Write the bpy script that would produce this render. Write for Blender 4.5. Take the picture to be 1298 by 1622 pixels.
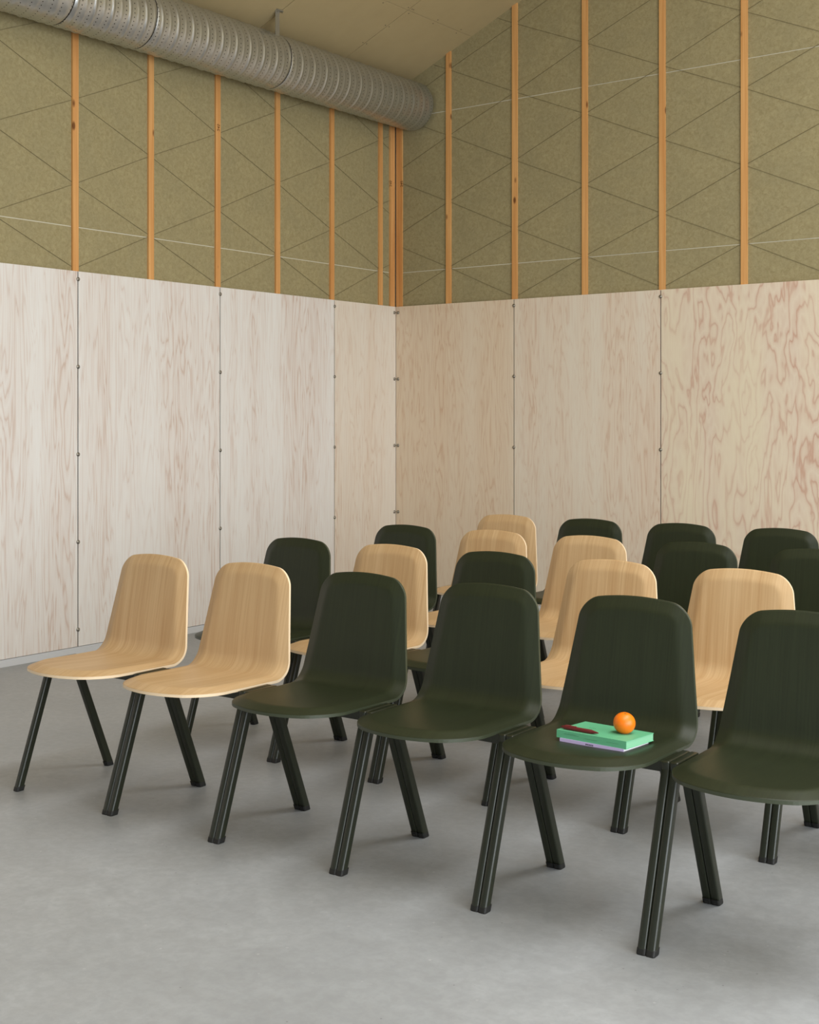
import bpy, bmesh, math, random
from mathutils import Vector, Matrix
for o in list(bpy.data.objects): bpy.data.objects.remove(o)
SC = bpy.context.scene
COL = SC.collection
random.seed(7)
# ------------------------------------------------------------------ camera
FPX, CX, HOR, CAMH, YAW, CAMX, CAMY = 2053.68, 649.0, 661.09, 1.4332, 0.6450, 6.3248, -8.2259
W, H_ = 1298.0, 1622.0
cam = bpy.data.cameras.new('camera'); camo = bpy.data.objects.new('camera', cam); COL.objects.link(camo)
camo.location = (CAMX, CAMY, CAMH); camo.rotation_euler = (math.pi/2, 0, YAW)
cam.sensor_fit = 'HORIZONTAL'; cam.sensor_width = 36.0; cam.lens = 36.0*FPX/W
cam.shift_y = -(H_/2-HOR)/W; cam.clip_start = .05; cam.clip_end = 100
SC.camera = camo
# ------------------------------------------------------------------ world, lights, exposure
wd = bpy.data.worlds.new('world'); SC.world = wd; wd.use_nodes = True
wd.node_tree.nodes['Background'].inputs[0].default_value = (.80, .90, 1.0, 1)
wd.node_tree.nodes['Background'].inputs[1].default_value = .6
def area(name, loc, rot, sx, sy, power, col):
    l = bpy.data.lights.new(name, 'AREA'); l.shape = 'RECTANGLE'; l.size = sx; l.size_y = sy
    l.energy = power; l.color = col
    o = bpy.data.objects.new(name, l); COL.objects.link(o); o.location = loc; o.rotation_euler = rot
    return o
# roof slope: z = CE0 + CEM * x
CE0, CEM = 4.063, .423
SLOPE = math.atan(CEM)
RX, RY = 10.0, -12.5          # far sides of the hall
SK0, SK1, SKY0, SKY1 = 5.6, 8.0, -8.8, -1.0     # skylight opening in the roof
skx = (SK0+SK1)/2
area('skylight_daylight', (skx, (SKY0+SKY1)/2, CE0+CEM*skx-.02), (0, -SLOPE, 0), (SK1-SK0)/math.cos(SLOPE), SKY1-SKY0, 600, (1.0, .99, .97))
area('window_daylight', (4.0, RY+.05, 1.5), (math.pi/2, 0, 0), 6.0, 2.2, 14, (.92, .97, 1.0))
WY0, WY1, WZ0, WZ1 = -10.6, -3.4, .3, 3.3             # window band in the wall opposite the duct
area('side_window_daylight', (RX-.05, (WY0+WY1)/2, (WZ0+WZ1)/2), (0, math.pi/2, 0), WZ1-WZ0, WY1-WY0, 480, (.91, .96, 1.0))
vs = SC.view_settings
vs.view_transform = 'Standard'; vs.look = 'None'; vs.gamma = 1.0; vs.use_curve_mapping = False
vs.exposure = 0.0
# ------------------------------------------------------------------ materials
def s2l(c):
    return tuple(((v/255)/12.92 if v/255 <= .04045 else ((v/255+.055)/1.055)**2.4) for v in c) + (1,)
class NT:
    def __init__(s, name):
        s.m = bpy.data.materials.new(name); s.m.use_nodes = True
        s.t = s.m.node_tree; s.n = s.t.nodes; s.b = s.n['Principled BSDF']
    def new(s, kind, **kw):
        n = s.n.new(kind)
        for k, v in kw.items(): setattr(n, k, v)
        return n
    def put(s, sock, v):
        if hasattr(v, 'is_output') or isinstance(v, bpy.types.NodeSocket): s.t.links.new(v, sock)
        else: sock.default_value = v
    def math(s, op, a, b=0.0, c=0.0):
        n = s.new('ShaderNodeMath', operation=op)
        s.put(n.inputs[0], a); s.put(n.inputs[1], b); s.put(n.inputs[2], c); return n.outputs[0]
    def mapping(s, vec, scale=(1, 1, 1), loc=(0, 0, 0)):
        n = s.new('ShaderNodeMapping'); s.put(n.inputs['Vector'], vec)
        n.inputs['Scale'].default_value = scale; s.put(n.inputs['Location'], loc); return n.outputs[0]
    def noise(s, vec, scale=5, detail=4, rough=.5, dist=0):
        n = s.new('ShaderNodeTexNoise'); s.put(n.inputs['Vector'], vec)
        n.inputs['Scale'].default_value = scale; n.inputs['Detail'].default_value = detail
        n.inputs['Roughness'].default_value = rough; n.inputs['Distortion'].default_value = dist; return n.outputs['Fac']
    def ramp(s, fac, stops, interp='LINEAR'):
        n = s.new('ShaderNodeValToRGB'); s.put(n.inputs[0], fac); r = n.color_ramp; r.interpolation = interp
        while len(r.elements) < len(stops): r.elements.new(.5)
        for e, (p, c) in zip(r.elements, stops): e.position = p; e.color = c if isinstance(c, tuple) else (c, c, c, 1)
        return n.outputs[0]
    def mix(s, fac, a, b, blend='MIX'):
        n = s.new('ShaderNodeMix', data_type='RGBA', blend_type=blend)
        s.put(n.inputs[0], fac); s.put(n.inputs[6], a); s.put(n.inputs[7], b); return n.outputs[2]
    def bump(s, h, strength=.2, dist=.002):
        n = s.new('ShaderNodeBump'); s.put(n.inputs['Height'], h)
        n.inputs['Strength'].default_value = strength; n.inputs['Distance'].default_value = dist
        s.t.links.new(n.outputs[0], s.b.inputs['Normal'])
    def set(s, **kw):
        for k, v in kw.items(): s.put(s.b.inputs[k.replace('_', ' ')], v)
    def obj(s): return s.new('ShaderNodeTexCoord').outputs['Object']
    def uv(s): return s.new('ShaderNodeTexCoord').outputs['UV']
    def rnd(s): return s.new('ShaderNodeObjectInfo').outputs['Random']
def plain(name, rgb, rough=.5, metal=0.0, spec=.5):
    t = NT(name); t.set(Base_Color=s2l(rgb), Roughness=rough, Metallic=metal, Specular_IOR_Level=spec); return t.m
def offset_vec(t, vec, k=37.0):
    c = t.new('ShaderNodeCombineXYZ'); r = t.rnd()
    for i, f in enumerate((k, k*.61, k*1.37)): t.put(c.inputs[i], t.math('MULTIPLY', r, f))
    a = t.new('ShaderNodeVectorMath', operation='ADD'); t.put(a.inputs[0], vec); t.put(a.inputs[1], c.outputs[0]); return a.outputs[0]

def plywood(name, wx, wz, bands, base, tint, line, contrast):
    t = NT(name); v = offset_vec(t, t.obj())
    h = t.noise(t.mapping(v, (wx, wx, wz)), 1.0, 3.5, .52, .35)       # growth "height": contour lines of it are the grain
    f = t.math('FRACT', t.math('MULTIPLY', h, bands))
    ln = t.ramp(f, [(0, 1.0), (.10, .35), (.45, 0.0), (.80, .25), (.97, 1.0)])
    patch = t.ramp(t.noise(t.mapping(v, (wx*.55, wx*.55, wz*.4)), 1.0, 2, .5), [(.35, 0.0), (.68, 1.0)])
    strength = t.math('MULTIPLY', ln, t.math('ADD', t.math('MULTIPLY', patch, contrast), contrast*.35))
    fine = t.ramp(t.noise(t.mapping(v, (160, 160, 3.0)), 1.0, 3, .6), [(.3, 0.0), (.75, 1.0)])
    c = t.mix(patch, s2l(base), s2l(tint))
    c = t.mix(strength, c, s2l(line))
    c = t.mix(t.math('MULTIPLY', fine, .10), c, s2l(line))
    t.set(Base_Color=c, Roughness=.62, Specular_IOR_Level=.3)
    t.bump(fine, .08, .001); return t.m
M = {}
M['ply_white'] = plywood('whitewashed_plywood', 9.0, .62, 13, (234, 232, 229), (230, 224, 219), (203, 178, 163), .60)
M['ply_warm'] = plywood('plywood_warm', 11.0, 1.0, 12, (230, 220, 203), (228, 212, 192), (204, 168, 142), .5)
M['ply_cream'] = plywood('plywood_cream', 10.0, .8, 12, (231, 224, 213), (229, 218, 204), (206, 178, 156), .5)
M['ply_honey'] = plywood('plywood_honey', 9.0, .9, 13, (228, 213, 191), (226, 207, 182), (204, 168, 138), .55)
M['ply_wild'] = plywood('plywood_wild_grain', 5.0, 1.25, 11, (232, 220, 194), (228, 212, 194), (200, 156, 134), .75)

t = NT('mineral_wool'); v = offset_vec(t, t.obj(), 11)
n1 = t.noise(v, 44, 5, .68, .8); n2 = t.noise(v, 5, 3, .6); n3 = t.noise(v, 150, 2, .6)
c = t.mix(t.ramp(n1, [(.32, 0.0), (.70, 1.0)]), s2l((151, 139, 102)), s2l((176, 165, 127)))
c = t.mix(t.ramp(n2, [(.4, 0.0), (.7, .30)]), c, s2l((144, 137, 108)))
c = t.mix(t.math('MULTIPLY', n3, .25), c, s2l((130, 121, 92)))
t.set(Base_Color=c, Roughness=.95, Specular_IOR_Level=.1); t.bump(n1, .35, .004); M['wool'] = t.m

t = NT('pine_batten'); v = offset_vec(t, t.obj(), 19)
g = t.noise(t.mapping(v, (90, 90, 1.6)), 1, 3, .55, .4); g2 = t.noise(t.mapping(v, (8, 8, 1.3)), 1, 2)
c = t.mix(t.ramp(g, [(.3, 0.0), (.75, 1.0)]), s2l((230, 180, 118)), s2l((208, 148, 86)))
c = t.mix(t.ramp(g2, [(.35, 0.0), (.75, .55)]), c, s2l((198, 134, 74)))
vo = t.new('ShaderNodeTexVoronoi'); t.put(vo.inputs['Vector'], t.mapping(v, (9, 9, 4.2))); vo.inputs['Scale'].default_value = 1.0
c = t.mix(t.ramp(vo.outputs['Distance'], [(.07, .85), (.14, 0.0)]), c, s2l((96, 48, 20)))
t.set(Base_Color=c, Roughness=.6, Specular_IOR_Level=.3); M['pine'] = t.m

t = NT('ceiling_board'); v = t.obj(); n = t.noise(v, 6, 4, .6); n2 = t.noise(v, 120, 2)
c = t.mix(n, s2l((188, 170, 130)), s2l((178, 160, 121))); c = t.mix(t.math('MULTIPLY', n2, .2), c, s2l((170, 150, 112)))
t.set(Base_Color=c, Roughness=.8, Specular_IOR_Level=.2); M['ceil'] = t.m

t = NT('polished_concrete'); v = t.obj()
n1 = t.noise(v, 1.1, 6, .6, .4); n2 = t.noise(v, 9, 5, .65); n3 = t.noise(v, 90, 2, .5)
c = t.mix(t.ramp(n1, [(.3, 0.0), (.72, 1.0)]), s2l((154, 157, 159)), s2l((174, 177, 179)))
c = t.mix(t.ramp(n2, [(.38, .30), (.66, 0.0)]), c, s2l((142, 143, 144)))
vo = t.new('ShaderNodeTexVoronoi'); t.put(vo.inputs['Vector'], v); vo.inputs['Scale'].default_value = 24
sel = t.new('ShaderNodeSeparateColor'); t.put(sel.inputs[0], vo.outputs['Color'])
pit = t.math('MULTIPLY', t.ramp(vo.outputs['Distance'], [(.045, 1.0), (.075, 0.0)]), t.math('GREATER_THAN', sel.outputs[0], .72))
c = t.mix(t.math('MULTIPLY', pit, .55), c, s2l((92, 90, 86)))
spk = t.math('MULTIPLY', t.ramp(vo.outputs['Distance'], [(.06, 1.0), (.12, 0.0)]), t.math('LESS_THAN', sel.outputs[1], .14))
c = t.mix(t.math('MULTIPLY', spk, .5), c, s2l((200, 200, 199)))
n4 = t.noise(v, 30, 4, .65, .3); c = t.mix(t.ramp(n4, [(.40, .28), (.62, 0.0)]), c, s2l((136, 138, 140)))
c = t.mix(t.math('MULTIPLY', n3, .12), c, s2l((122, 122, 121)))
t.set(Base_Color=c, Roughness=t.ramp(n2, [(.3, .42), (.7, .56)]), Specular_IOR_Level=.4)
t.bump(n2, .05, .002); M['concrete'] = t.m

t = NT('oak_veneer'); v = offset_vec(t, t.uv(), 23)
d = t.noise(t.mapping(v, (6, 1.1, 1)), 1, 2, .5, .2)
g = t.noise(t.mapping(v, (150, 2.4, 1)), 1, 4, .6, .35); g3 = t.noise(t.mapping(v, (24, .8, 1)), 1, 2, .5, .5)
c = t.mix(t.ramp(g, [(.30, 0.0), (.75, 1.0)]), s2l((204, 173, 131)), s2l((182, 147, 102)))
c = t.mix(t.ramp(g3, [(.40, 0.0), (.75, .5)]), c, s2l((174, 136, 90)))
c = t.mix(t.ramp(d, [(.40, 0.0), (.80, .35)]), c, s2l((208, 180, 139)))
t.set(Base_Color=c, Roughness=.48, Specular_IOR_Level=.4); t.bump(g, .10, .0006); M['oak'] = t.m
M['oak_edge'] = plain('oak_edge', (238, 214, 180), .5)

t = NT('green_stained_ash'); v = offset_vec(t, t.uv(), 23)
g = t.noise(t.mapping(v, (170, 3.0, 1)), 1, 4, .6, .4)
c = t.mix(t.ramp(g, [(.35, 0.0), (.75, 1.0)]), s2l((40, 46, 28)), s2l((33, 38, 22)))
t.set(Base_Color=c, Roughness=.44, Specular_IOR_Level=.33); t.bump(g, .16, .0008); M['green'] = t.m
M['green_edge_highlight'] = plain('green_edge_highlight', (58, 64, 47), .38)  # edge highlight put into the colour: lighter green than the shell face
M['coat'] = plain('green_powder_coat', (31, 35, 22), .34)
M['rubber'] = plain('black_rubber', (22, 22, 20), .6)
M['steel'] = plain('screw_steel', (150, 145, 135), .35, 1.0)
M['dark'] = plain('dark_gap', (38, 32, 26), .9)
M['black_gap'] = plain('black_gap', (20, 16, 13), 1.0, 0, 0)
M['screw_dark'] = plain('screw_dark', (86, 76, 58), .6)
M['white_tape'] = plain('joint_fleece', (214, 210, 192), .9)
M['wire'] = plain('wire', (112, 100, 68), .7)
M['base'] = plain('baseboard_paint', (206, 208, 211), .5)
M['hall_wall'] = plain('hall_wall', (205, 198, 182), .8)
M['hall_dark'] = plain('hall_wall_dark', (112, 104, 90), .8)  # unseen front wall, darkened so it reflects less in the chair backs
M['frame'] = plain('window_frame', (190, 190, 188), .5)
M['print'] = plain('stencil_print', (70, 40, 14), .8)

t = NT('galvanised_steel'); uv = t.uv(); se = t.new('ShaderNodeSeparateXYZ'); t.put(se.inputs[0], uv)
def cell(sock, p): return t.math('MULTIPLY', t.math('SUBTRACT', t.math('FRACT', t.math('DIVIDE', sock, p)), .5), p)
du = cell(se.outputs[0], .0242); dv = cell(se.outputs[1], .064)
dd = t.math('SQRT', t.math('ADD', t.math('MULTIPLY', du, du), t.math('MULTIPLY', dv, dv)))
hole = t.math('LESS_THAN', dd, .0036)
sp = t.noise(t.mapping(uv, (1, 1, 1)), 40, 3, .6); st = t.noise(t.mapping(uv, (3, 90, 1)), 1, 3, .6)
c = t.mix(sp, s2l((204, 207, 208)), s2l((180, 183, 184))); c = t.mix(t.math('MULTIPLY', st, .3), c, s2l((212, 212, 210)))
c = t.mix(hole, c, s2l((30, 28, 25)))
t.set(Base_Color=c, Metallic=t.math('SUBTRACT', .88, t.math('MULTIPLY', hole, .88)), Roughness=t.ramp(sp, [(.3, .28), (.7, .38)])); M['galv'] = t.m

# ------------------------------------------------------------------ mesh helpers
def link(name, me, mats=None, parent=None, loc=None, rot=None):
    o = bpy.data.objects.new(name, me); COL.objects.link(o)
    if mats is not None and me is not None:
        for m in (mats if isinstance(mats, (list, tuple)) else [mats]): me.materials.append(m)
    if parent is not None: o.parent = parent
    if loc is not None: o.location = loc
    if rot is not None: o.rotation_euler = rot
    return o
def bm_mesh(name, bm, smooth=False):
    bmesh.ops.recalc_face_normals(bm, faces=bm.faces[:])
    me = bpy.data.meshes.new(name); bm.to_mesh(me); bm.free()
    if smooth:
        for p in me.polygons: p.use_smooth = True
    return me
def add_box(bm, x0, x1, y0, y1, z0, z1):
    vs_ = [bm.verts.new((x, y, z)) for z in (z0, z1) for y in (y0, y1) for x in (x0, x1)]
    for f in ((0, 2, 3, 1), (4, 5, 7, 6), (0, 1, 5, 4), (2, 6, 7, 3), (0, 4, 6, 2), (1, 3, 7, 5)): bm.faces.new([vs_[i] for i in f])
def box_mesh(name, x0, x1, y0, y1, z0, z1, bev=0, seg=2):
    bm = bmesh.new(); add_box(bm, x0, x1, y0, y1, z0, z1)
    if bev: bmesh.ops.bevel(bm, geom=bm.edges[:], offset=bev, segments=seg, affect='EDGES', profile=.5)
    return bm_mesh(name, bm)
def loft(bm, rings, cap=True, closed=True):
    R = [[bm.verts.new(p) for p in r] for r in rings]
    n = len(R[0])
    for a, b in zip(R, R[1:]):
        for i in range(n if closed else n-1): bm.faces.new((a[i], a[(i+1) % n], b[(i+1) % n], b[i]))
    if cap: bm.faces.new(R[0][::-1]); bm.faces.new(R[-1])
    return R
def rrect(w, d, r, n=4):
    pts = []
    for cx_, cy_, a0 in ((w/2-r, d/2-r, 0), (-w/2+r, d/2-r, 90), (-w/2+r, -d/2+r, 180), (w/2-r, -d/2+r, 270)):
        for i in range(n+1):
            a = math.radians(a0+90*i/n); pts.append((cx_+r*math.cos(a), cy_+r*math.sin(a)))
    return pts
def tag(o, label, cat, group=None, kind=None):
    o['label'] = label; o['category'] = cat
    if group: o['group'] = group
    if kind: o['kind'] = kind
    return o
def struct(o, label=None, cat=None):
    o['kind'] = 'structure'
    if label: o['label'] = label
    if cat: o['category'] = cat
    return o

# ------------------------------------------------------------------ room shell
floor = struct(link('floor', box_mesh('floor', -.04, RX, RY, .04, -.10, 0), M['concrete']), 'grey polished concrete floor under the rows of chairs', 'floor')

PT, PH, PB = .020, 2.3177, .046            # panel thickness, top, bottom
ST_L = [-.166, -.759, -1.36, -1.958, -2.557, -3.161] + [-3.161-.6*i for i in range(1, 10)]
ST_R = [.498, 1.106, 1.704, 2.315, 2.912] + [2.912+.6*i for i in range(1, 10)]
J_L = [-.7595-1.2*i for i in range(0, 8)]
J_R = [1.1147+1.2*i for i in range(0, 7)]
ZB = [2.2699-.5305*i for i in range(5)]
LEFT_TOP = 4.02
# local frame of each wall: a = along the wall from the corner, d = depth out of the wall face, z up.
def wl(a, d, z): return (d, -a, z)         # left wall  (plane x = 0, room on +x)
def wb(a, d, z): return (a, -d, z)         # back wall  (plane y = 0, room on -y)
def wall_box(name, fn, a0, a1, d0, d1, z0, z1, mat, parent, bev=0, zfun=None):
    bm = bmesh.new()
    p = [fn(a, d, z) for a, d, z in ((a0, d0, z0), (a1, d0, z0), (a1, d1, z0), (a0, d1, z0))]
    q = [fn(a, d, (zfun(a) if zfun else z1)) for a, d in ((a0, d0), (a1, d0), (a1, d1), (a0, d1))]
    o = Vector(fn((a0+a1)/2, (d0+d1)/2, z0))
    V = [bm.verts.new(Vector(c)-o) for c in p+q]
    for f in ((0, 1, 2, 3), (4, 7, 6, 5), (0, 4, 5, 1), (1, 5, 6, 2), (2, 6, 7, 3), (3, 7, 4, 0)): bm.faces.new([V[i] for i in f])
    if bev: bmesh.ops.bevel(bm, geom=bm.edges[:], offset=bev, segments=1, affect='EDGES')
    return link(name, bm_mesh(name, bm), mat, parent, o)
def build_wall(name, fn, length, studs, joints, mats_panels, topfun, label):
    # backing slab
    bm = bmesh.new()
    p = [fn(a, d, -.02) for a, d in ((-.10, -.16), (length, -.16), (length, -.060), (-.10, -.060))]
    q = [fn(a, d, topfun(max(a, 0))+.12) for a, d in ((-.10, -.16), (length, -.16), (length, -.060), (-.10, -.060))]
    V = [bm.verts.new(c) for c in p+q]
    for f in ((0, 1, 2, 3), (4, 7, 6, 5), (0, 4, 5, 1), (1, 5, 6, 2), (2, 6, 7, 3), (3, 7, 4, 0)): bm.faces.new([V[i] for i in f])
    w = struct(link(name, bm_mesh(name, bm), M['white_tape']), label, 'wall')
    # plywood panels
    ed = [.001] + joints + [length]
    for i in range(len(ed)-1):
        g = .0034
        wall_box('panel', fn, ed[i]+(g if i else 0), ed[i+1]-g, -PT, 0, PB, PH, mats_panels[min(i, len(mats_panels)-1)], w, .0008)
        if i: wall_box('joint_strip', fn, ed[i]-g, ed[i]+g, -PT-.01, -.005, PB, PH-.004, M['black_gap'], w)
    # battens (studs)
    for a in studs:
        if a < length-.05: wall_box('batten', fn, a-.0225, a+.0225, -.060, -PT, PH-.06, 0, M['pine'], w, 0, lambda q_: topfun(q_)+.02)
    wall_box('corner_batten', fn, -.0130, .045, -.060, -PT, PH-.06, 0, M['pine'], w, 0, lambda q_: topfun(q_)+.02)
    # insulation boards, one per bay and course, thin light joint between courses
    bays = [.045]+[s for a in studs for s in (a-.0225, a+.0225) if a < length-.05]+[length]
    for i in range(0, len(bays), 2):
        a0, a1 = bays[i], bays[i+1]
        if a1-a0 < .02: continue
        zs = [PH-.08, 2.590, 3.825, 9]
        for k in range(3):
            z0 = zs[k]+(.0028 if k else 0)
            lo = min(topfun(a0), topfun(a1))
            if z0 > lo-.01: continue
            if zs[k+1] < lo:
                z1 = zs[k+1]-.0028
                wall_box('insulation_board', fn, a0, a1, -.075, -.034+random.uniform(-.0012, .0012), z0, z1, M['wool'], w)
            else:
                wall_box('insulation_board', fn, a0, a1, -.075, -.034+random.uniform(-.0012, .0012), z0, 0, M['wool'], w, 0, lambda q_: topfun(q_)+.03)
                break
    for z in (2.590, 3.825): 
        if z < topfun(length)-.1: wall_box('joint_line', fn, .045, length, -.060, -.0365, z-.003, z+.003, M['white_tape'], w)
    # screws with washers on the joints
    def screw(a, z, d=0.0):
        bm = bmesh.new()
        prof = [(.0125, 0), (.0125, .003), (.0095, .0050), (.0068, .0052), (.0066, .0090), (.0035, .0112), (.0001, .0115)]
        rings = []
        for r, h in prof: rings.append([fn(r*math.cos(k*math.pi/8), h, r*math.sin(k*math.pi/8)) for k in range(16)])
        loft(bm, rings, cap=False)
        return bm
    sm = bm_mesh('screw', screw(0, 0), True); sm.materials.append(M['steel'])
    for a in joints+[.022]:
        for z in ZB:
            o = link('screw', sm, None, w, fn(a, -.0002, z))
    return w, fn
def wire(fn, w, a0, z0, a1, z1):
    bm = bmesh.new(); d = -.0305
    A, B = Vector(fn(a0, d, z0)), Vector(fn(a1, d, z1)); u = (B-A).normalized(); n = Vector(fn(0, 1, 0)).normalized(); s = u.cross(n)
    r = .0012
    rings = [[P+(n*math.cos(k*math.pi/3)+s*math.sin(k*math.pi/3))*r-A for k in range(6)] for P in (A, B)]
    loft(bm, rings); link('wire', bm_mesh('wire', bm), M['wire'], w, A)
wall_left, _ = build_wall('wall_left', wl, 12.4, [-s for s in ST_L], [-j for j in J_L],
    [M['ply_cream'], M['ply_white']], lambda a: CE0, 'wall of whitewashed plywood below khaki insulation and pine battens, along the duct')
wall_back, _ = build_wall('wall_back', wb, 9.9, ST_R, J_R, [M['ply_honey'], M['ply_warm'], M['ply_wild']], lambda a: CE0+CEM*a,
    'wall of warm plywood panels under insulation and battens rising with the sloped ceiling')
# diagonal wires: nodes alternate between two heights from stud to stud
def zig(fn, w, studs, first_low, zmax):
    lo, hi, st = 2.337, 2.602, .5135
    pts = [0.0]+studs
    for i in range(len(pts)-1):
        a0, a1 = pts[i], pts[i+1]
        lowa = ((i % 2) == 0) == first_low          # is the left node of this bay a "low" one
        frac0 = 1.0 if i else max(0.0, 1-(a1/.6))
        for k in range(-1, 9):
            L, Hh = lo+st*k, hi+st*k
            for za, zb in (((L, Hh) if lowa else (Hh, L)), ((L+st, Hh) if lowa else (Hh, L+st))):
                b0 = a0
                if i == 0:
                    q = 1-(a1/.6); za = za+(zb-za)*q
                top = zmax(a0); topb = zmax(a1)
                if min(za, zb) < PH-.02 and max(za, zb) < PH+.05: continue
                # clip against panel top
                A0, Z0, A1, Z1 = b0, za, a1, zb
                if Z0 < PH-.02: s = (PH-.02-Z0)/(Z1-Z0); A0 += (A1-A0)*s; Z0 = PH-.02
                if Z1 < PH-.02: s = (PH-.02-Z1)/(Z0-Z1); A1 += (A0-A1)*s; Z1 = PH-.02
                if Z0 > zmax(A0)-.01 or Z1 > zmax(A1)-.01: 
                    # clip at the ceiling
                    f0, f1 = Z0-zmax(A0), Z1-zmax(A1)
                    if f0 > 0 and f1 > 0: continue
                    if f0 > 0: s = f0/(f0-f1); A0, Z0 = A0+(A1-A0)*s, Z0+(Z1-Z0)*s
                    elif f1 > 0: s = f1/(f1-f0); A1, Z1 = A1+(A0-A1)*s, Z1+(Z0-Z1)*s
                if abs(A1-A0) > .03: wire(fn, w, A0, Z0, A1, Z1)
zig(wl, wall_left, [-s for s in ST_L][:9], True, lambda a: CE0)
zig(wb, wall_back, ST_R[:8], True, lambda a: CE0+CEM*a)
# baseboards
bl = struct(wall_box('baseboard_left', wl, .0, 12.4, -PT, -.003, 0, PB-.003, M['base'], None), 'pale painted baseboard along the duct wall', 'baseboard')
bb = struct(wall_box('baseboard_back', wb, .0, 9.9, -PT, -.003, 0, PB-.003, M['base'], None), 'pale painted baseboard along the sloped-ceiling wall', 'baseboard')
# printed marks on two battens
def stencil(parent_name, fn, a, z, s):
    cu = bpy.data.curves.new('stencil_mark', 'FONT'); cu.body = s; cu.size = .034; cu.align_x = 'CENTER'; cu.align_y = 'CENTER'
    tmp = bpy.data.objects.new('tmp', cu); COL.objects.link(tmp)
    dg = bpy.context.evaluated_depsgraph_get(); me = bpy.data.meshes.new_from_object(tmp.evaluated_get(dg)); bpy.data.objects.remove(tmp)
    for v_ in me.vertices:
        x, y = v_.co.x, v_.co.y; v_.co = Vector(fn(-y, .0012, x))
    return me, fn(a, -PT, z)
for w, fn, a, z in ((wall_left, wl, 1.958, 3.405), (wall_left, wl, .044, 3.30), (wall_back, wb, .044, 3.30)):
    me, p = stencil(w, fn, a, z, '245'); o = link('stencil_mark', me, M['print'], w, p)

# ceiling: backing slab (with the skylight opening left free) and boards
def slope_box(name, x0, x1, y0, y1, d0, d1, mat, parent=None, bev=0):
    bm = bmesh.new(); z = lambda x: CE0+CEM*x
    V = [bm.verts.new((x, y, z(x)+d)) for d in (d0, d1) for y in (y0, y1) for x in (x0, x1)]
    for f in ((0, 2, 3, 1), (4, 5, 7, 6), (0, 1, 5, 4), (2, 6, 7, 3), (0, 4, 6, 2), (1, 3, 7, 5)): bm.faces.new([V[i] for i in f])
    return link(name, bm_mesh(name, bm), mat, parent)
bm = bmesh.new()
zc = lambda x: CE0+CEM*x
for x0, x1, y0, y1 in ((-.16, SK0, RY, .16), (SK1, RX+.1, RY, .16), (SK0, SK1, RY, SKY0), (SK0, SK1, SKY1, .16)):
    V = [bm.verts.new((x, y, zc(x)+d)) for d in (.0125, .12) for y in (y0, y1) for x in (x0, x1)]
    for f in ((0, 2, 3, 1), (4, 5, 7, 6), (0, 1, 5, 4), (2, 6, 7, 3), (0, 4, 6, 2), (1, 3, 7, 5)): bm.faces.new([V[i] for i in f])
ceiling = struct(link('ceiling', bm_mesh('ceiling', bm), M['dark']), 'sloping beige board ceiling rising away from the duct wall', 'ceiling')
XJ = [-.06, .708] + [.708+1.2*i for i in range(1, 5)]
YJ = [.06, -.78] + [-.78-.92*i for i in range(1, 13)]
for i in range(len(XJ)-1):
    for j in range(len(YJ)-1):
        x1 = min(XJ[i+1], SK0)
        slope_box('ceiling_board', XJ[i]+.0028, x1-.0028, YJ[j+1]+.0028, YJ[j]-.0028, 0, .0125, M['ceil'], ceiling)
slope_box('ceiling_board', SK1, RX, YJ[-1], .06, 0, .0125, M['ceil'], ceiling)
# screw heads beside the board joints
sm = bmesh.new(); bmesh.ops.create_cone(sm, cap_ends=True, segments=8, radius1=.0045, radius2=.0045, depth=.002)
sm = bm_mesh('screw', sm); sm.materials.append(M['screw_dark'])
for y in YJ[1:5]:
    for k in range(8):
        for s in (-.022, .022):
            x = .10+.21*k; link('screw', sm, None, ceiling, (x, y+s, zc(x)-.0002), (0, -SLOPE, 0))
for x in (.708-.022, .708+.022):
    for k in range(12):
        y = -.14-.30*k; link('screw', sm, None, ceiling, (x, y, zc(x)-.0002), (0, -SLOPE, 0))
# far sides of the hall (behind and beside the camera): wall with a low window strip, plain wall, skylight frame
bm = bmesh.new()
for x0, x1, z0, z1 in ((-.1, 1.0, 0, 5.2), (7.0, RX, 0, 8.3), (1.0, 7.0, 0, .4), (1.0, 7.0, 2.6, 6.9)): add_box(bm, x0, x1, RY-.12, RY, z0, z1)
struct(link('wall_front', bm_mesh('wall_front', bm), M['hall_dark']), 'unseen hall wall, darkened to cut reflections, with a low window strip', 'wall')
bm = bmesh.new()
for y0, y1, z0, z1 in ((RY, WY0, 0, 8.4), (WY1, .1, 0, 8.4), (WY0, WY1, 0, WZ0), (WY0, WY1, WZ1, 8.4)): add_box(bm, RX, RX+.12, y0, y1, z0, z1)
struct(link('wall_right', bm_mesh('wall_right', bm), M['hall_wall']), 'pale hall wall with a long window band opposite the duct', 'wall')
bm = bmesh.new()
for k in range(6): add_box(bm, RX+.03, RX+.09, WY0+(WY1-WY0-.05)*k/5, WY0+(WY1-WY0-.05)*k/5+.05, WZ0, WZ1)
for z in (WZ0, WZ1-.05): add_box(bm, RX+.03, RX+.09, WY0, WY1, z, z+.05)
struct(link('window_3', bm_mesh('window_3', bm), M['frame']), 'long window band frame opposite the duct', 'window')
bm = bmesh.new()
for x in (1.0, 2.5, 4.0, 5.5, 6.95): add_box(bm, x, x+.05, RY-.10, RY-.04, .4, 2.6)
for z in (.4, 2.55): add_box(bm, 1.0, 7.0, RY-.10, RY-.04, z, z+.05)
wf = struct(link('window_1', bm_mesh('window_1', bm), M['frame']), 'low window strip frame in the darkened hall wall', 'window')
sk = struct(slope_box('window_2', SK0-.06, SK0, SKY0, SKY1, -.02, .2, M['frame']), 'roof skylight frame', 'window')
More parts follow.
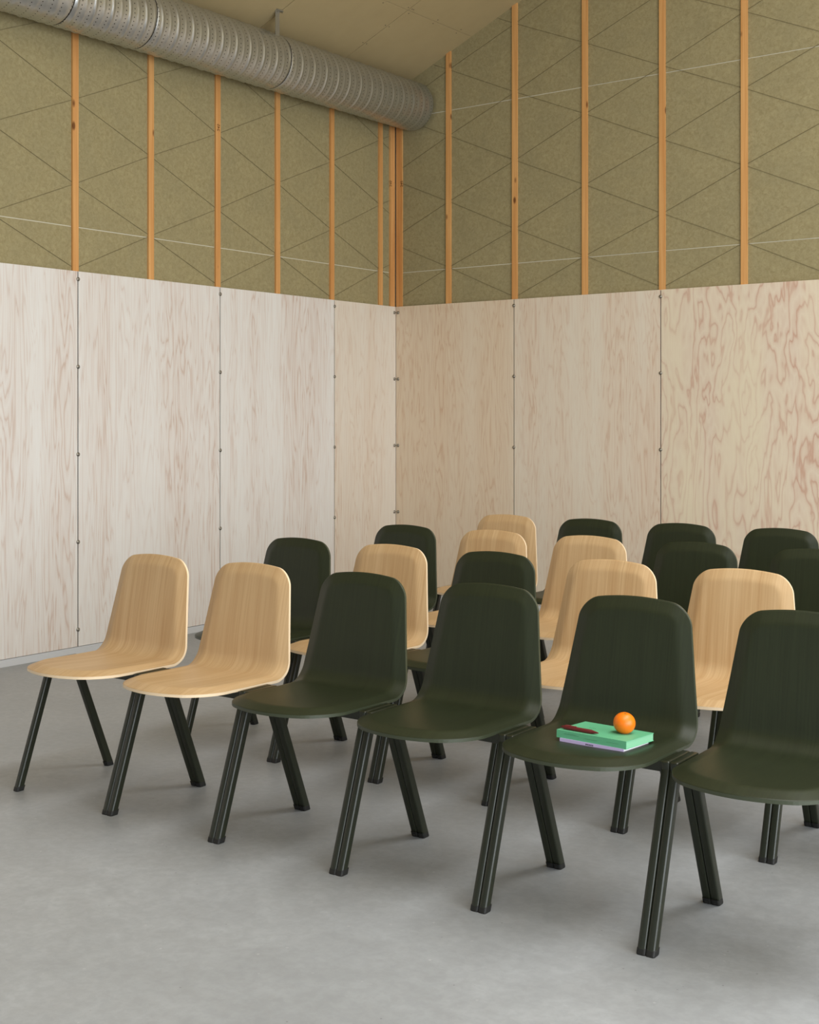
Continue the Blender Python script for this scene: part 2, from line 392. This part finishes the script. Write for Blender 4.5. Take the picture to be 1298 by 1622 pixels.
slope_box('window_frame', SK1, SK1+.06, SKY0, SKY1, -.02, .2, M['frame'], sk)

# ------------------------------------------------------------------ ventilation duct
DX, DZ, DR = .190, 3.886, .186
duct = link('ventilation_duct', None, None, None, (DX, 0, DZ))
tag(duct, 'perforated galvanised spiral duct hung under the ceiling along the whitewashed wall', 'duct')
PITCH = .128
def duct_section(y0, y1, step):
    n = max(2, int(abs(y1-y0)/step)); NS = 72
    bm = bmesh.new(); uvl = bm.loops.layers.uv.new('UVMap'); rows = []
    for i in range(n+1):
        y = y0+(y1-y0)*i/n; ring = []
        for k in range(NS):
            th = 2*math.pi*k/NS; ph = (y/PITCH+th/(2*math.pi)) % 1.0
            d1 = min(ph, 1-ph)*PITCH; d2 = abs(ph-.5)*PITCH
            r = DR+.0050*math.exp(-(d1/.0060)**2)+.0024*math.exp(-(d2/.0050)**2)
            e = min(abs(y-y0), abs(y-y1))
            if e < .010: r = DR-.004*(1-e/.010)
            ring.append(bm.verts.new((r*math.cos(th), y, r*math.sin(th))))
        rows.append((y, ring))
    for (ya, a), (yb, b) in zip(rows, rows[1:]):
        for k in range(NS):
            f = bm.faces.new((a[k], b[k], b[(k+1) % NS], a[(k+1) % NS])); f.smooth = True
            for l, (kk, y) in zip(f.loops, ((k, ya), (k, yb), (k+1, yb), (k+1, ya))):
                l[uvl].uv = (2*math.pi*kk/NS*DR, y+PITCH*kk/NS)
    return bm_mesh('duct_section', bm)
YS = [-.002, -1.648, -2.859, -3.467, -9.2]
for a, b in zip(YS, YS[1:]):
    link('duct_section', duct_section(a-.0015, b+.0015, .0075 if b > -4 else .012), M['galv'], duct)
def tube_y(name, r0, r1, y0, y1, mat, n=48):
    bm = bmesh.new()
    loft(bm, [[(r*math.cos(2*math.pi*k/n), y, r*math.sin(2*math.pi*k/n)) for k in range(n)] for r, y in ((r0, y0), (r1, y0), (r1, y1), (r0, y1), (r0, y0))], cap=False)
    return link(name, bm_mesh(name, bm), mat, duct)
for y in YS[1:-1]: tube_y('coupling', DR-.02, DR-.003, y-.02, y+.02, M['dark'])
# hanger: angle bracket from ceiling to duct
HY, HX = -1.720, DX+.115
bm = bmesh.new()
ztop = zc(HX)-DZ
hx = .115; hb = math.sqrt(DR*DR-hx*hx)-.012
add_box(bm, hx-.0015, hx+.0015, HY-.02, HY+.02, hb, ztop+.004)
add_box(bm, hx-.02, hx+.0, HY+.017, HY+.02, hb, ztop+.002)
add_box(bm, hx-.02, hx+.03, HY-.03, HY+.03, ztop-.003+.004, ztop+.008)
hang = link('hanger_bracket', bm_mesh('hanger_bracket', bm), M['galv'], duct)
bm = bmesh.new(); bmesh.ops.create_cone(bm, cap_ends=True, segments=8, radius1=.008, radius2=.008, depth=.02)
link('bolt', bm_mesh('bolt', bm), M['screw_dark'], hang, (hx-.012, HY+.0, hb+.03))

# ------------------------------------------------------------------ chair
CP = dict(yf=-.3021, zf=.4887, yb=.1799, zb=.4832, yt=.2527, zt=.8821, rb=.0618, wf=.2205, wb=.2314, wt=.1783, rf=.0862, rt=.0571, af=.0811, at=.0201)
FL_B, FL_H, THK = .042, .0165, .0095      # rim width, rim drop, shell thickness
def chair_profile():
    c = CP; A = Vector((c['yf'], c['zf'])); B = Vector((c['yb'], c['zb'])); D = Vector((c['yt'], c['zt']))
    a = (A-B).normalized(); d = (D-B).normalized(); ang = math.acos(a.dot(d)); rb = c['rb']+.012; tl = rb/math.tan(ang/2)
    P = [A+(B+a*tl-A)*(k/40) for k in range(41)]
    cen = B+(a+d).normalized()*(rb/math.sin(ang/2)); s = B+a*tl-cen; e = B+d*tl-cen
    a0 = math.atan2(s.y, s.x); da = (math.atan2(e.y, e.x)-a0+math.pi) % (2*math.pi)-math.pi
    P += [cen+Vector((math.cos(a0+da*k/24), math.sin(a0+da*k/24)))*rb for k in range(1, 24)]
    S = B+d*tl; P += [S+(D-S)*(k/40) for k in range(41)]
    L = [0.0]
    for p, q in zip(P, P[1:]): L.append(L[-1]+(q-p).length)
    return P, L
PP, LL = chair_profile(); LT = LL[-1]; LB = math.hypot(CP['yb']-CP['yf'], CP['zb']-CP['zf'])
def ev(tq):
    import bisect
    tq = min(max(tq, 0), LT); i = min(max(bisect.bisect_right(LL, tq)-1, 0), len(LL)-2)
    k = (tq-LL[i])/max(LL[i+1]-LL[i], 1e-9); return PP[i].lerp(PP[i+1], k)
def nrm(tq):
    d = ev(tq+.012)-ev(tq-.012); d.normalize(); return Vector((-d.y, d.x))       # up on the seat, forward on the back
def wid(tq):
    sb = (tq-LB)/.10; k = 1/(1+math.exp(-max(min(sb*3, 30), -30)))
    a = CP['wf']+(CP['wb']-CP['wf'])*min(tq/LB, 1.0); b = CP['wb']+(CP['wt']-CP['wb'])*max(0, (tq-LB)/(LT-LB))
    return a*(1-k)+b*k
def endcurve(u, Wd, r, a):
    x = Wd*abs(u); c = min(max((x-(Wd-r))/r, 0), 1)
    return a*u*u+r*(1-math.sqrt(max(0, 1-c*c)))
NU, NV = 44, 84
def shell_mesh():
    us = [math.sin((-1+2*i/NU)*math.pi/2) for i in range(NU+1)]
    flat = []           # [(x,t)] grid
    for i, u in enumerate(us):
        t0 = endcurve(u, CP['wf'], CP['rf'], CP['af']); t1 = LT-endcurve(u, CP['wt'], CP['rt'], CP['at'])
        col = []
        for j in range(NV+1):
            q = j/NV; q = q*.6+.4*(.5-.5*math.cos(q*math.pi)); tq = t0+(t1-t0)*q
            col.append((u*wid(tq), tq))
        flat.append(col)
    edge = [flat[i][0] for i in range(NU+1)]+[flat[NU][j] for j in range(1, NV+1)]+[flat[i][NV] for i in range(NU-1, -1, -1)]+[flat[0][j] for j in range(NV-1, 0, -1)]
    seg = [(edge[k], edge[(k+1) % len(edge)]) for k in range(len(edge))]
    def dist(x, y):
        m = 9
        for (ax, ay), (bx, by) in seg:
            if abs(ax-x) > .09 or abs(ay-y) > .09: continue
            ex, ey = bx-ax, by-ay; k = ((x-ax)*ex+(y-ay)*ey)/(ex*ex+ey*ey+1e-12); k = min(max(k, 0), 1)
            m = min(m, math.hypot(x-ax-k*ex, y-ay-k*ey))
        return m
    bm = bmesh.new(); uvl = bm.loops.layers.uv.new('UVMap')
    top, pos, uvs = [], [], []
    for i in range(NU+1):
        pr = []; ur = []
        for j in range(NV+1):
            x, tq = flat[i][j]; d = min(dist(x, tq)/FL_B, 4); k = 18.0
            f = -math.log(math.exp(-k*d)+math.exp(-k))/k
            f0 = -math.log(1+math.exp(-k))/k
            hgt = FL_H*(f-f0)/(1-f0)
            sg = min(max((tq-.05)/.60, 0), 1)                 # shallow dish in the seat
            hgt -= .010*.5*(1-math.cos(2*math.pi*sg))*max(0, 1-(x/wid(tq))**2)
            p = ev(tq); n = nrm(tq); p = p+n*hgt
            pr.append(Vector((x, p.x, p.y))); ur.append((x, tq))
        pos.append(pr); uvs.append(ur)
    T = [[bm.verts.new(pos[i][j]) for j in range(NV+1)] for i in range(NU+1)]
    def back(i, j):
        n = nrm(flat[i][j][1]); return pos[i][j]-Vector((0, n.x, n.y))*THK
    Bv = [[bm.verts.new(back(i, j)) for j in range(NV+1)] for i in range(NU+1)]
    def face(vs_, uv_, mi, sm=True):
        try: f = bm.faces.new(vs_)
        except ValueError: return
        f.material_index = mi; f.smooth = sm
        for l, q in zip(f.loops, uv_): l[uvl].uv = q
    for i in range(NU):
        for j in range(NV):
            ix = ((i, j), (i+1, j), (i+1, j+1), (i, j+1))
            face([T[a][b] for a, b in ix], [uvs[a][b] for a, b in ix], 0)
            face([Bv[a][b] for a, b in ix[::-1]], [uvs[a][b] for a, b in ix[::-1]], 0)
    loop = [(i, 0) for i in range(NU+1)]+[(NU, j) for j in range(1, NV+1)]+[(i, NV) for i in range(NU-1, -1, -1)]+[(0, j) for j in range(NV-1, 0, -1)]
    for a, b in zip(loop, loop[1:]+loop[:1]):
        face([T[b[0]][b[1]], T[a[0]][a[1]], Bv[a[0]][a[1]], Bv[b[0]][b[1]]], [uvs[b[0]][b[1]], uvs[a[0]][a[1]], uvs[a[0]][a[1]], uvs[b[0]][b[1]]], 1, False)
    me = bpy.data.meshes.new('seat_shell'); bm.to_mesh(me); bm.free(); return me
SHELL_OAK = shell_mesh(); SHELL_GREEN = SHELL_OAK.copy()
for m in (M['oak'], M['oak_edge']): SHELL_OAK.materials.append(m)
for m in (M['green'], M['green_edge_highlight']): SHELL_GREEN.materials.append(m)
LW, LD, LX = .0262, .031, .2635-.0131
def bar_mesh(name, y0, z0, y1, z1, w, d, r, ext=0):
    # slanted bar with horizontal ends; section w (x) by d (measured square to the bar)
    bm = bmesh.new(); ang = math.atan2(abs(y1-y0), z1-z0); sec = rrect(w, d/math.cos(ang), r, 4)
    loft(bm, [[(x, y0+y, z0) for x, y in sec], [(x, y1+y, z1) for x, y in sec]])
    me = bm_mesh(name, bm)
    for p in me.polygons: p.use_smooth = len(p.vertices) == 4
    return me
def shade_auto(me, ang=.6):
    me.set_sharp_from_angle(angle=ang)
FY0, RY0, FYT, RYT, ZTOP = -.2230, .2240, -.0660, .0420, .472
LEG_F = bar_mesh('leg', FY0, .012, FYT, ZTOP, LW, LD, .0085); LEG_R = bar_mesh('leg', RY0, .012, RYT, ZTOP, LW, LD, .0055)
def cap_mesh(y, lean):
    bm = bmesh.new(); sec = rrect(LW+.0012, LD+.0055, .007, 3); dy = lean*.018
    loft(bm, [[(x*.93, y+q*.93, 0) for x, q in sec], [(x, y+q, .003) for x, q in sec], [(x, y+dy*.7+q, .0155) for x, q in sec], [(x*.97, y+dy+q*.97, .018) for x, q in sec]])
    add_box(bm, -.004, .004, y+lean*.006+(LD/2+.001)*(1 if lean > 0 else -1)-.002, y+lean*.006+(LD/2+.001)*(1 if lean > 0 else -1)+.003, .004, .024)
    return bm_mesh('foot_cap', bm)
lean_f = (FYT-FY0)/(ZTOP-.012); lean_r = (RYT-RY0)/(ZTOP-.012)
CAP_F, CAP_R = cap_mesh(FY0-.004*lean_f, lean_f), cap_mesh(RY0-.004*lean_r, lean_r)
def rail_mesh():
    bm = bmesh.new(); add_box(bm, -LW/2, LW/2, FYT-.020, RYT+.020, .455, .4835)
    bmesh.ops.bevel(bm, geom=bm.edges[:], offset=.006, segments=3, affect='EDGES', profile=.5); return bm_mesh('side_rail', bm, True)
RAIL = rail_mesh(); RAIL.set_sharp_from_angle(angle=.7)
def beam_mesh():
    bm = bmesh.new()
    # wide U-shaped cross beam; arms rise a little to the rails
    for y0, y1 in ((-.075, -.038), (.012, .048)):
        add_box(bm, -LX, LX, y0, y1, .4500, .4780)
    add_box(bm, -LX+.01, LX-.01, -.06, .04, .466, .4775)
    return bm_mesh('cross_beam', bm)
BEAM = beam_mesh()
PAD = box_mesh('seat_mount', -.11, .11, -.10, .10, .4770, .4885, .004, 1)
for me, m in ((LEG_F, 'coat'), (LEG_R, 'coat'), (CAP_F, 'rubber'), (CAP_R, 'rubber'), (RAIL, 'coat'), (BEAM, 'coat'), (PAD, 'coat')): me.materials.append(M[m])
for me in (LEG_F, LEG_R): shade_auto(me)
def make_chair(kind, loc, rot, label, group):
    root = link('shell_chair', None, None, None, loc, (0, 0, rot)); tag(root, label, 'chair', group)
    s = link('seat_shell', SHELL_OAK if kind == 'W' else SHELL_GREEN, None, root)
    s['label'] = 'natural oak veneer seat and back in one shell' if kind == 'W' else 'dark green stained seat and back in one shell'
    for sx in (-1, 1):
        for leg, cap in ((LEG_F, CAP_F), (LEG_R, CAP_R)):
            l = link('leg', leg, None, root, (sx*LX, 0, 0)); link('foot_cap', cap, None, l)
        link('side_rail', RAIL, None, root, (sx*LX, 0, 0))
    link('cross_beam', BEAM, None, root); link('seat_mount', PAD, None, root)
    return root
ROWS = ['WWGGGG', 'GWGWWG', 'GWWGGG', 'WGGGG']
ROWTXT = ['in the row with the orange', 'one row behind the orange', 'two rows behind the orange', 'three rows behind the orange']
ORD = ['first', 'second', 'third', 'fourth', 'fifth', 'sixth']
GRP = ['chairs of the row with the books', 'chairs of the second row', 'chairs of the third row', 'chairs of the last row']
X1 = [2.375, 2.358, 2.316, 2.352]; Y1 = [-4.918, -4.037, -3.168, -2.262]; PX = [.5270, .5270, .5272, .5270]; ROT = [.0270, .0290, .0270, .034]
CH = {}
for r, cols in enumerate(ROWS):
    for k, kind in enumerate(cols):
        lab = ('oak veneer chair, ' if kind == 'W' else 'dark green chair, ')+ORD[k]+' from the duct wall, '+ROWTXT[r]
        if r == 0 and k == 4: lab = 'dark green chair carrying the books, pen and orange on its seat'
        CH[(r, k)] = make_chair(kind, (X1[r]+PX[r]*k, Y1[r]+PX[r]*k*ROT[r], 0), ROT[r], lab, GRP[r])

# ------------------------------------------------------------------ books, pen, orange on the fifth chair
BX, BY, BR, Z0, TILT = 4.525, -4.894, -.033, .4958, -.040
M['book_green'] = plain('book_green_cover', (96, 176, 132), .55)
M['book_pages'] = plain('book_green_pages', (128, 190, 150), .75)
M['book_lav'] = plain('book_lavender_cover', (200, 184, 226), .5)
M['page_white'] = plain('white_pages', (236, 234, 236), .8)
M['ink'] = plain('ink', (40, 30, 44), .7)
M['ink_green'] = plain('ink_green', (48, 104, 72), .7)
def book(name, w, d, h, loc, rot, cov, pg, ct, label):
    root = link(name, None, None, None, loc, (TILT, 0, rot)); tag(root, label, 'book', 'books on the green seat')
    bm = bmesh.new()
    add_box(bm, -w/2, w/2, -d/2, d/2, 0, ct); add_box(bm, -w/2, w/2, -d/2, d/2, h-ct, h); add_box(bm, -w/2, w/2, -d/2, -d/2+ct, ct, h-ct)
    link('cover', bm_mesh('cover', bm), cov, root)
    link('page_block', box_mesh('page_block', -w/2+.0012, w/2-.0012, -d/2+ct*.9, d/2-.0015, ct*.9, h-ct*.9), pg, root)
    return root
lav = book('lavender_book', .208, .150, .0098, (BX+.002, BY-.008, Z0-.0004), BR+.012, M['book_lav'], M['page_white'], .0009, 'thin lavender book with white pages under the green book')
grn = book('green_book', .228, .160, .0222, (BX, BY, Z0+.0088), BR, M['book_green'], M['book_pages'], .0012, 'thick green paperback lying on the lavender book')
def print_marks(parent, rects, mat, name):
    bm = bmesh.new()
    for r in rects: add_box(bm, *r)
    link(name, bm_mesh(name, bm), mat, parent)['kind'] = 'stuff'
print_marks(lav, [(-.018+.0052*i, -.018+.0052*i+.0036, -.0752, -.0749, .0028, .0058) for i in range(5)]+[(-.018+.0052*i, -.018+.0052*i+.0012, -.0752, -.0749, .0022, .0064) for i in range(5)], M['ink'], 'spine_print')
print_marks(grn, [(-.058+.006*i, -.0555+.006*i, .008, .0125, .0222, .0223) for i in range(4)]+[(.012+.005*i, .0145+.005*i, .014, .017, .0222, .0223) for i in range(5)], M['ink_green'], 'cover_print')
print_marks(grn, [(-.09, -.04, -.0802, -.0799, .0125, .0131), (-.086, -.05, -.0802, -.0799, .0150, .0154), (-.02, .02, -.0802, -.0799, .0092, .0097), (.05, .09, -.0802, -.0799, .0112, .0116)], M['ink_green'], 'spine_print')
# pen
ZT = Z0+.0085+.0222
M['pen'] = plain('oxblood_plastic', (92, 24, 26), .35); M['pen_clip'] = plain('oxblood_clip', (150, 70, 70), .3)
pa, pb = Vector((4.420, -4.9515, 0)), Vector((4.538, -4.9555, 0)); pl = (pb-pa).length
pen = link('pen', None, None, None, (pa.x, pa.y, ZT+.0024+.0061), (0, 0, math.atan2(pb.y-pa.y, pb.x-pa.x))); tag(pen, 'dark oxblood red pen lying on the green book', 'pen')
def lathe_x(name, prof, mat, parent, n=20):
    bm = bmesh.new(); loft(bm, [[(x, r*math.cos(2*math.pi*k/n), r*math.sin(2*math.pi*k/n)) for k in range(n)] for x, r in prof])
    me = bm_mesh(name, bm, True); me.set_sharp_from_angle(angle=.6); return link(name, me, mat, parent)
lathe_x('barrel', [(.004, .0040), (.0045, .0062), (pl*.80, .0062), (pl*.81, .0056)], M['pen'], pen)
lathe_x('tip', [(pl*.81, .0056), (pl*.93, .0030), (pl*.985, .0016), (pl, .0005)], M['pen'], pen)
lathe_x('push_button', [(-.005, .0034), (-.004, .0040), (.006, .0040)], M['pen'], pen)
bm = bmesh.new(); add_box(bm, .008, .045, -.0015, .0015, .0066, .0078); add_box(bm, .008, .012, -.0015, .0015, .004, .0078)
link('clip', bm_mesh('clip', bm), M['pen_clip'], pen)
# orange
t = NT('orange_peel'); v = t.obj(); n = t.noise(v, 420, 2, .5); n2 = t.noise(v, 18, 2)
t.set(Base_Color=t.mix(n2, s2l((246, 130, 8)), s2l((236, 110, 3))), Roughness=.38, Specular_IOR_Level=.5); t.bump(n, .35, .0012); M['peel'] = t.m
M['stem'] = plain('orange_stem', (96, 92, 40), .8)
ORR = .0318
bm = bmesh.new(); bmesh.ops.create_uvsphere(bm, u_segments=40, v_segments=28, radius=ORR)
for v_ in bm.verts:
    q = math.hypot(v_.co.x, v_.co.y); s = math.exp(-(q/.006)**2)*.0022
    v_.co.z = v_.co.z*.965+(-s if v_.co.z > 0 else s*.6)
orange = link('orange', bm_mesh('orange', bm, True), M['peel'], None, (4.580, -4.880, ZT-.0006+ORR*.965-.0010), (.15, .1, .4))
tag(orange, 'ripe orange resting on the green book', 'fruit')
bm = bmesh.new(); bmesh.ops.create_cone(bm, cap_ends=True, segments=10, radius1=.0024, radius2=.0015, depth=.002)
link('stem', bm_mesh('stem', bm), M['stem'], orange, (0, 0, ORR*.965-.0016))
